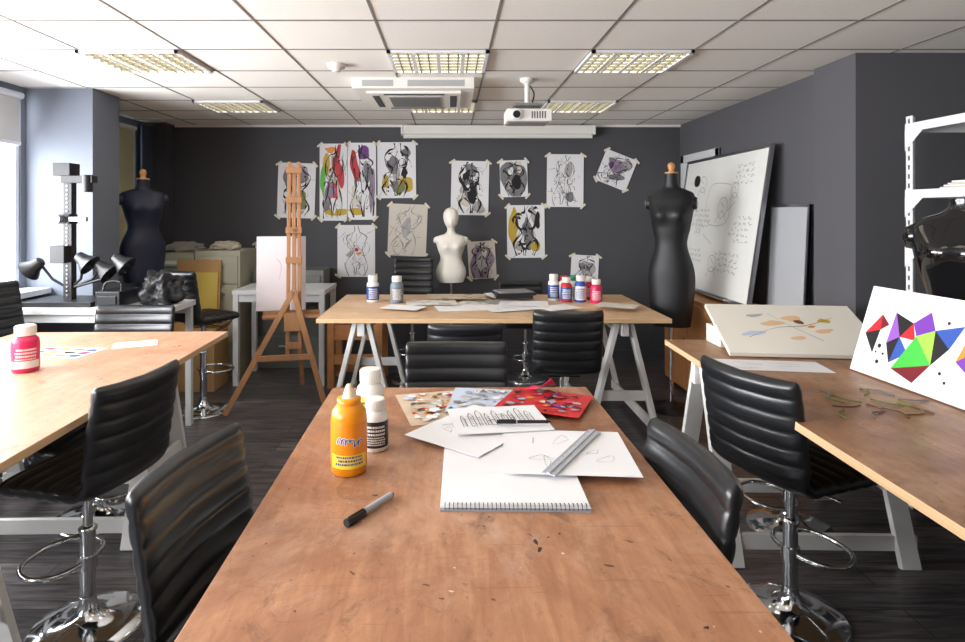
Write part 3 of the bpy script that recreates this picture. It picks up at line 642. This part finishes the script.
for i in range(4): b.bx(2.53+i*.004,2.86,2.5,3.1-.02*i,1.721+i*.01,1.729+i*.01,PAPER if i%2 else PAPER2)
b.build('paper_stack')
# ------------------------------------------------------------------ BOTTLES
def bottle(x,y,r,h,bodym,label,cap,text=INK,z=TT+.001,nozzle=False,seed=0,band=None,script=None):
    b=MB(); hs=h*.74; rd=random.Random(seed+int(x*100)); fa=math.atan2(-y,-x)
    b.lathe([(r*.9,0),(r,.006),(r,hs*.86),(r*.95,hs*.95),(r*.7,hs+h*.03),(r*.6,hs+h*.05)],(0,0,0),bodym,seg=32)
    b.lathe([(r+.0006,hs*.12),(r+.001,hs*.13),(r+.001,hs*.80),(r+.0006,hs*.81)],(0,0,0),label,cap=False,seg=32)
    def patch(a0,a1,z0,z1,mat,rr=.0016):
        n=max(2,int(abs(a1-a0)/.15)+1); vs=[];fs=[]
        for i in range(n+1):
            a=fa+a0+(a1-a0)*i/n
            for zz in(z0,z1): vs.append(((r+rr)*math.cos(a),(r+rr)*math.sin(a),zz))
            if i: fs.append((2*i-2,2*i,2*i+1,2*i-1))
        b.add(vs,fs,mat,True)
    if band: patch(-1.1,1.1,hs*.13,hs*.34,band,.0013)
    zz=hs*.70
    rows=[(.055,.8)]*3+[(.035,.9)]*4
    if script:
        pts=[]; N=60
        for i in range(N):
            t=i/(N-1); ph=t*2*pi*6
            pts.append((.70-1.4*t+.06*math.sin(ph+1.2), hs*(.52+.042*math.sin(ph)+(.05 if 24<i<29 else 0)-(.06 if 11<i<16 else 0)+.04*t)))
        pts.reverse()
        for mat,wd,rr in((script[0],.0062,.0016),(script[1],.0026,.0021)):
            cp=cr([(a*r,zv,0) for a,zv in pts],3); vs=[];fs=[]
            for i,p in enumerate(cp):
                t=(cp[min(i+1,len(cp)-1)]-cp[max(i-1,0)]).normalized(); nn=Vector((-t.y,t.x,0))*wd/2
                for q in(p+nn,p-nn):
                    a=fa+q.x/r; vs.append(((r+rr)*math.cos(a),(r+rr)*math.sin(a),q.y))
                if i: fs.append((2*i-2,2*i-1,2*i+1,2*i))
            b.add(vs,fs,mat,True)
        rows=[(.03,.9)]*3; zz=hs*.32
    for hh,fill in rows:
        a=-.8+rd.uniform(0,.2)
        while a<.75:
            wd=rd.uniform(.05,.14); patch(a,min(a+wd,.85),zz-hs*hh,zz,text); a+=wd+.035
        zz-=hs*hh*1.75
    c0=hs+h*.045
    if nozzle:
        b.lathe([(r*.66,c0),(r*.68,c0+h*.055),(r*.5,c0+h*.065)],(0,0,0),bodym,seg=28); b.lathe([(r*.42,c0+h*.06),(r*.34,c0+h*.09),(r*.22,c0+h*.17),(r*.12,h*1.0)],(0,0,0),cap)
    else:
        b.lathe([(r*.74,c0),(r*.76,c0+.003),(r*.76,h-.004),(r*.70,h)],(0,0,0),cap,seg=28)
        for k in range(28):
            a=2*pi*k/28; b.box((r*.76*math.cos(a),r*.76*math.sin(a),(c0+h)/2),(.0016,.0016,(h-c0)*.8),cap)
    return b.build('paint_bottle',loc=(x,y,z))
LB=M('label_blue',(44,74,150),.4); LK=M('label_black',(24,24,28),.35); YL=M('label_yellow',(240,206,60),.4); OB=M('orange_bottle',(236,146,22),.3); OL=M('orange_label',(232,136,18),.35); GB=M('greyblue_bottle',(120,136,150),.4)
bottle(-.286,1.70,.050,.245,OB,OL,M('nozzle_cream',(240,225,190),.4),LB,nozzle=True,band=YL,script=(LABEL,LB))
bottle(-.232,1.86,.040,.155,WHITEP,LK,WHITEP,LABEL)
bottle(-.268,2.02,.046,.205,WHITEP,YL,WHITEP,LK,band=LABEL)
bottle(-1.96,2.77,.056,.21,PNK,PNK,WHITEP,LABEL,band=LABEL)
bottle(-.63,4.9,.050,.215,WHITEP,LB,WHITEP,LABEL); bottle(-.43,4.85,.052,.215,GB,GREYI,WHITEP,LABEL)
for (x,y,m,l,c,t) in((.86,4.98,WHITEP,LB,WHITEP,LABEL),(.95,4.9,RED,LB,WHITEP,LABEL),(1.04,5.04,WHITEP,LABEL,M('teal_cap',(50,130,110),.4),LK),(1.065,4.9,BLU,LABEL,WHITEP,LB),(1.18,4.84,PNK,PNK,WHITEP,LABEL),(.98,5.14,WHITEP,LABEL,RED,RED),(1.18,5.04,RED,PNK,WHITEP,LABEL)):
    bottle(x,y,.046,.205+.02*math.sin(x*30),m,l,c,t)
# ------------------------------------------------------------------ PAPERS on tables
def flat(w,h,spec,name,x,y,ang,z,paper=PAPER,seed=1,thick=.0012): return art(w,h,spec,name,(x,y,z+thick),(-pi/2,0,math.radians(ang)),paper,seed,False,thick)
none=lambda a:None
def sketch(a):
    r=a['r']
    for i in range(7):
        x,y=r.uniform(-.3,.3),r.uniform(-.3,.3); a['ribbon']([(x,y),(x+r.uniform(-.15,.15),y+r.uniform(-.15,.15)),(x+r.uniform(-.15,.15),y+r.uniform(-.15,.15)),(x,y+.02)],.0011,PENC)
def castle(a):
    r=a['r']
    for i in range(9):
        x=-.40+i*.088; hgt=.05+.22*((i*37)%5)/5; w_=.04+.03*((i*13)%3)/3
        a['ribbon']([(x,-.25),(x,hgt),(x,hgt)],.0018,INK); a['ribbon']([(x+w_,-.25),(x+w_,hgt),(x+w_,hgt)],.0018,INK); a['ribbon']([(x,hgt),(x+w_/2,hgt+.13),(x+w_,hgt)],.0018,INK)
        for k in range(5): a['ribbon']([(x+.012,-.22+k*.07),(x+.028,-.22+k*.07),(x+.028,-.19+k*.07)],.0022,INK)
    for i in range(14):
        x,y=r.uniform(-.4,.3),r.uniform(-.3,.1); a['ribbon']([(x,y),(x+.06,y+r.uniform(-.03,.03)),(x+.12,y)],.0013,INK)
BEI=M('print_beige',(204,182,158),.45,var=.3,scale=14); BRN=M('print_brown',(120,70,48),.45,var=.3,scale=20); BGR=M('print_bluegrey',(150,160,182),.45,var=.25,scale=14); SKY=M('print_sky',(196,206,222),.45)
DR=M('dark_red',(120,20,34),.5); PRD=M('print_red',(206,38,44),.4); DG=M('print_darkgreen',(60,90,60),.45)
def collage(cols,n,s):
    def f(a):
        r=a['r']
        for i in range(n):
            m=cols[r.randrange(len(cols))]; x,y=r.uniform(-.42,.42),r.uniform(-.42,.42); k=r.uniform(.5,1.3)*s; t=r.uniform(0,6.3)
            pts=[]; nq=r.choice((3,4,5,6,7))
            for q in range(nq):
                aa=t+q*6.28/nq; rr=k*r.uniform(.4,1.2); pts.append((max(-.49,min(.49,x+rr*math.cos(aa))),max(-.49,min(.49,y+rr*math.sin(aa)))))
            a['poly'](pts,m)
            if i%4==0: a['ribbon']([(x-k,y),(x,y+k*.5),(x+k,y-.02)],.0015,INK)
    return f
flat(.28,.36,collage([BEI,BRN,RED,PAPER2,OCH,SKY,ORG,BEI,PAPER,DG,BRN],110,.06),'magazine_page',-.04,2.26,14,TT+.0005,BEI,41)
flat(.32,.30,collage([BGR,SKY,PAPER,GREYL,BGR,MAU,PAPER,GREYI,PAPER2,PUR],90,.06),'magazine_page',.16,2.30,-8,TT+.009,SKY,42)
flat(.31,.27,collage([PRD,DR,INK,PNK,PRD,BGR,ORG,RED,DR,INK,PUR,PAPER2],90,.065),'magazine_page',.36,2.27,-24,TT+.0165,PRD,43)
b=MB(); rings=[]
for i in range(10):
    t=i/9; rings.append([Vector((-.05+.10*t,.02*k-.02,.004+.055*t*t*(1-k*.25))) for k in range(4)]+[Vector((-.05+.10*t,.02*k-.02,.0055+.055*t*t*(1-k*.25))) for k in range(3,-1,-1)])
b.loft(rings,PNK); b.build('curled_pink_paper',loc=(.36,2.385,TT+.0235),rot=(0,0,-.5))
flat(.32,.25,castle,'drawing_sheet',.165,2.05,8,TT+.0255,PAPER,44)
flat(.29,.38,sketch,'drawing_sheet',.085,1.99,-38,TT+.0165,PAPER,45)
b=MB(); w,h=.37,.47
b.bx(-w/2,w/2,-h/2,h/2,0,.004,M('pad_card',(140,140,146),.7))
for i in range(4): b.bx(-w/2+.001*i,w/2-.001*i,-h/2+.01,h/2-.0015*i,.0042+i*.002,.006+i*.002,PAPER)
for i in range(34):
    xx=-w/2+.012+i*(w-.024)/33; pts=[(xx,-h/2+.01+.010*math.cos(t),.0085+.0075*math.sin(t)) for t in [2*pi*k/10 for k in range(10)]]
    b.tube(pts,.0011,INK,5,True)
b.build('spiral_sketchbook',loc=(.165,1.70,TT+.0005),rot=(0,0,math.radians(-1)))
flat(.37,.33,sketch,'drawing_sheet',.345,1.785,-4,TT+.0215,PAPER,46)
def pen(x,y,ang,L,r,c1,c2,z):
    b=MB(); b.cyl((-L/2,0,0),(L*.12,0,0),r,c1,seg=14); b.cyl((L*.12,0,0),(L/2,0,0),r*1.12,c2,seg=14); b.cyl((-L/2,0,0),(-L/2-.008,0,0),r*.7,c2,r1=r*.5,seg=12); b.box((L*.3,0,r*1.2),(L*.3,.003,.002),c2); b.cyl((L*.1,0,0),(L*.13,0,0),r*1.18,ALU,seg=14)
    b.build('marker_pen',loc=(x,y,z+r*1.22),rot=(0,0,math.radians(ang)))
pen(-.196,1.462,237,.165,.0085,M('pen_silver',(170,172,176),.35),BLACKP,TT)
pen(.24,1.985,180,.17,.0055,BLACKP,BLACKP,TT+.0325)
RUL=M('ruler_silver',(196,200,208),.35,.3)
b=MB(); b.bx(-.19,.19,-.019,.019,0,.0025,RUL); b.bx(-.19,.19,-.004,.004,.0025,.006,RUL)
for i in range(60): b.bx(-.185+i*.00625,-.1845+i*.00625,.011 if i%5 else .006,.019,.0025,.0028,INK)
b.build('metal_ruler',loc=(.365,1.775,TT+.0265),rot=(0,0,math.radians(58)))
for i,(x,y,a,w,h,sp,pp) in enumerate(((.1,4.6,10,.42,.3,sketch,PAPER),(.3,4.85,-15,.42,.3,figure(thick=.006,extra=4),PAPER2),(.45,4.55,20,.4,.3,sketch,PAPER),(-.15,4.8,5,.40,.3,collage([BGR,PAPER,GREYL],20,.1),PAPER2),(.58,4.72,-8,.38,.28,sketch,PAPER),(-.35,4.5,-20,.3,.2,none,PAPER),(.05,5.05,0,.5,.3,collage([BEI,BRN,PAPER2],20,.1),BEI),(.8,4.45,30,.3,.21,none,PAPER),(.5,5.1,12,.36,.3,collage([BGR,PAPER,GREYI],20,.1),PAPER),(1.25,4.5,-30,.3,.21,none,PAPER2))):
    flat(w,h,sp,'drawing_sheet',x,y,a,TT+.0008+i*.0035,pp,60+i)
b=MB(); b.box((.52,4.93,TT+.069),(.32,.22,.02),BLACKP,Matrix.Rotation(.15,3,'Z')); b.box((.52,4.93,TT+.084),(.28,.19,.01),GREYI,Matrix.Rotation(.25,3,'Z')); b.box((.52,4.93,TT+.047),(.3,.2,.024),BLACKP); b.build('portfolio_case')
def pal(a):
    for i in range(12): a['blob'](-.36+.24*(i%4),-.3+.28*(i//4),.09,.1,[RED,YEL,GRN,BLU,PUR,ORG,INK,PNK][i%8])
flat(.34,.22,pal,'paint_palette_card',-2.02,3.13,-8,TT+.001,PAPER2,81); flat(.22,.16,sketch,'drawing_sheet',-1.74,3.32,25,TT+.001,PAPER2,82)
# ------------------------------------------------------------------ right table items
FLW=M('canvas_cream',(230,224,212),.6)
PCH=M('peach',(226,186,146),.6); PBL=M('pale_blue',(188,198,212),.6)
def flower(a):
    for (x,y,rx,ry,m) in((-.1,.1,.08,.05,PCH),(.05,.2,.07,.06,PCH),(-.28,-.12,.08,.04,PBL),(.2,-.05,.07,.035,PCH),(.25,.16,.05,.04,OCH),(0,-.2,.05,.03,PCH),(.08,.12,.03,.04,BRN),(.14,.03,.03,.02,ORG),(-.2,.25,.06,.03,GREYL)): a['blob'](x,y,rx,ry,m,.4)
    a['ribbon']([(-.32,-.2),(-.1,.0),(.1,.05),(.32,.22)],.003,BRN); a['ribbon']([(-.1,.3),(0,.05),(.15,-.25)],.0025,GREYI)
b=MB(); b.bx(1.46,2.10,3.24,3.42,TT+.001,TT+.10,FLW); b.build('canvas_stack',bevel=.003)
t=math.atan2(.165,.36)
art(.76,.44,flower,'canvas_painting',(1.81,3.18,TT+.118),(-pi/2+t,0,math.radians(-6)),FLW,91,False,.022)
flat(.5,.2,sketch,'drawing_sheet',1.52,2.86,-8,TT+.001,PAPER,93)
GN=M('bright_green',(70,190,70),.45); PB=M('violet_paint',(120,60,170),.45)
def geo(a):
    W,H=.78,.40
    def P(pts,m): a['poly']([(x/W-.5,y/H-.5) for x,y in pts],m)
    P([(.03,.18),(.10,.10),(.11,.21)],INK); P([(.03,.18),(.11,.21),(.10,.28)],RED); P([(.10,.28),(.11,.21),(.15,.24)],DR)
    P([(.17,.30),(.22,.20),(.27,.27)],INK); P([(.17,.30),(.22,.20),(.16,.16)],M('violet_light',(150,90,190),.45)); P([(.22,.20),(.27,.27),(.30,.20)],RED); P([(.16,.16),(.22,.20),(.20,.08)],INK)
    P([(.20,.08),(.22,.20),(.28,.14)],BLU); P([(.22,.06),(.30,.22),(.40,.12)],GN); P([(.30,.22),(.40,.12),(.38,.26)],M('lime',(160,220,80),.45)); P([(.27,.27),(.30,.22),(.38,.26),(.34,.33)],PB); P([(.40,.12),(.38,.26),(.46,.2)],INK)
    P([(.22,.06),(.40,.12),(.34,.03)],DR); P([(.38,.26),(.46,.2),(.5,.30)],BLU); P([(.50,.16),(.60,.10),(.62,.26)],PB); P([(.50,.16),(.62,.26),(.54,.32)],ORG); P([(.6,.1),(.62,.26),(.7,.18)],RED)
    for x,y,r in((.13,.14,.010),(.16,.11,.006),(.43,.30,.007),(.45,.10,.007),(.14,.07,.009),(.48,.07,.006),(.12,.11,.005)): P([(x+r*math.cos(2*pi*k/14),y+r*math.sin(2*pi*k/14)) for k in range(14)],INK)
lean=math.radians(-17)
art(.78,.40,geo,'canvas_geometric_painting',(1.935,2.40,TT+.198),(lean,0,math.radians(-90+3)),PAPER,95,False,.02)
b=MB(); rr=random.Random(5)
for i in range(16):
    x,y=1.96+rr.uniform(-.28,.06),2.42+rr.uniform(-.4,-.1)
    a=rr.uniform(0,6.3); p=cr([(x-.25,y+.1,TT+.004),(x-.25+.06*math.cos(a),y+.1+.06*math.sin(a),TT+.006),(x-.25+.11*math.cos(a+.4),y+.1+.11*math.sin(a+.4),TT+.004)],4); b.tube(p,.003,[OLV,GREYI,BRN][i%3],6)
b.build('dried_twigs')
# ------------------------------------------------------------------ LIGHTS / WORLD
w=D.worlds.new('World'); SC.world=w; w.use_nodes=True; bg=w.node_tree.nodes['Background']; bg.inputs[0].default_value=(.80,.89,1,1); bg.inputs[1].default_value=2.5
def area(name,loc,rot,sx,sy,p,col):
    l=D.lights.new(name,'AREA'); l.shape='RECTANGLE'; l.size=sx; l.size_y=sy; l.energy=p; l.color=col
    o=D.objects.new(name,l); COL.objects.link(o); o.location=loc; o.rotation_euler=rot
area('daylight_window',(XL-.5,2.72,1.75),(0,-pi/2,0),1.5,3.7,240,(.97,.98,1))
area('daylight_window',(XL-.5,-1.05,1.75),(0,-pi/2,0),1.5,3.1,240,(.97,.98,1))
# ------------------------------------------------------------------ CAMERA
c=D.cameras.new('Camera'); c.sensor_width=36; c.lens=600/965*36; c.shift_x=(482.5-450)/965; c.shift_y=-(321-212)/965; c.clip_start=.02
co=D.objects.new('Camera',c); COL.objects.link(co); co.location=(0,0,1.6); co.rotation_euler=(pi/2,0,0); SC.camera=co
SC.view_settings.view_transform='Standard'; SC.view_settings.look='None'; SC.view_settings.exposure=.5; SC.view_settings.gamma=1.0
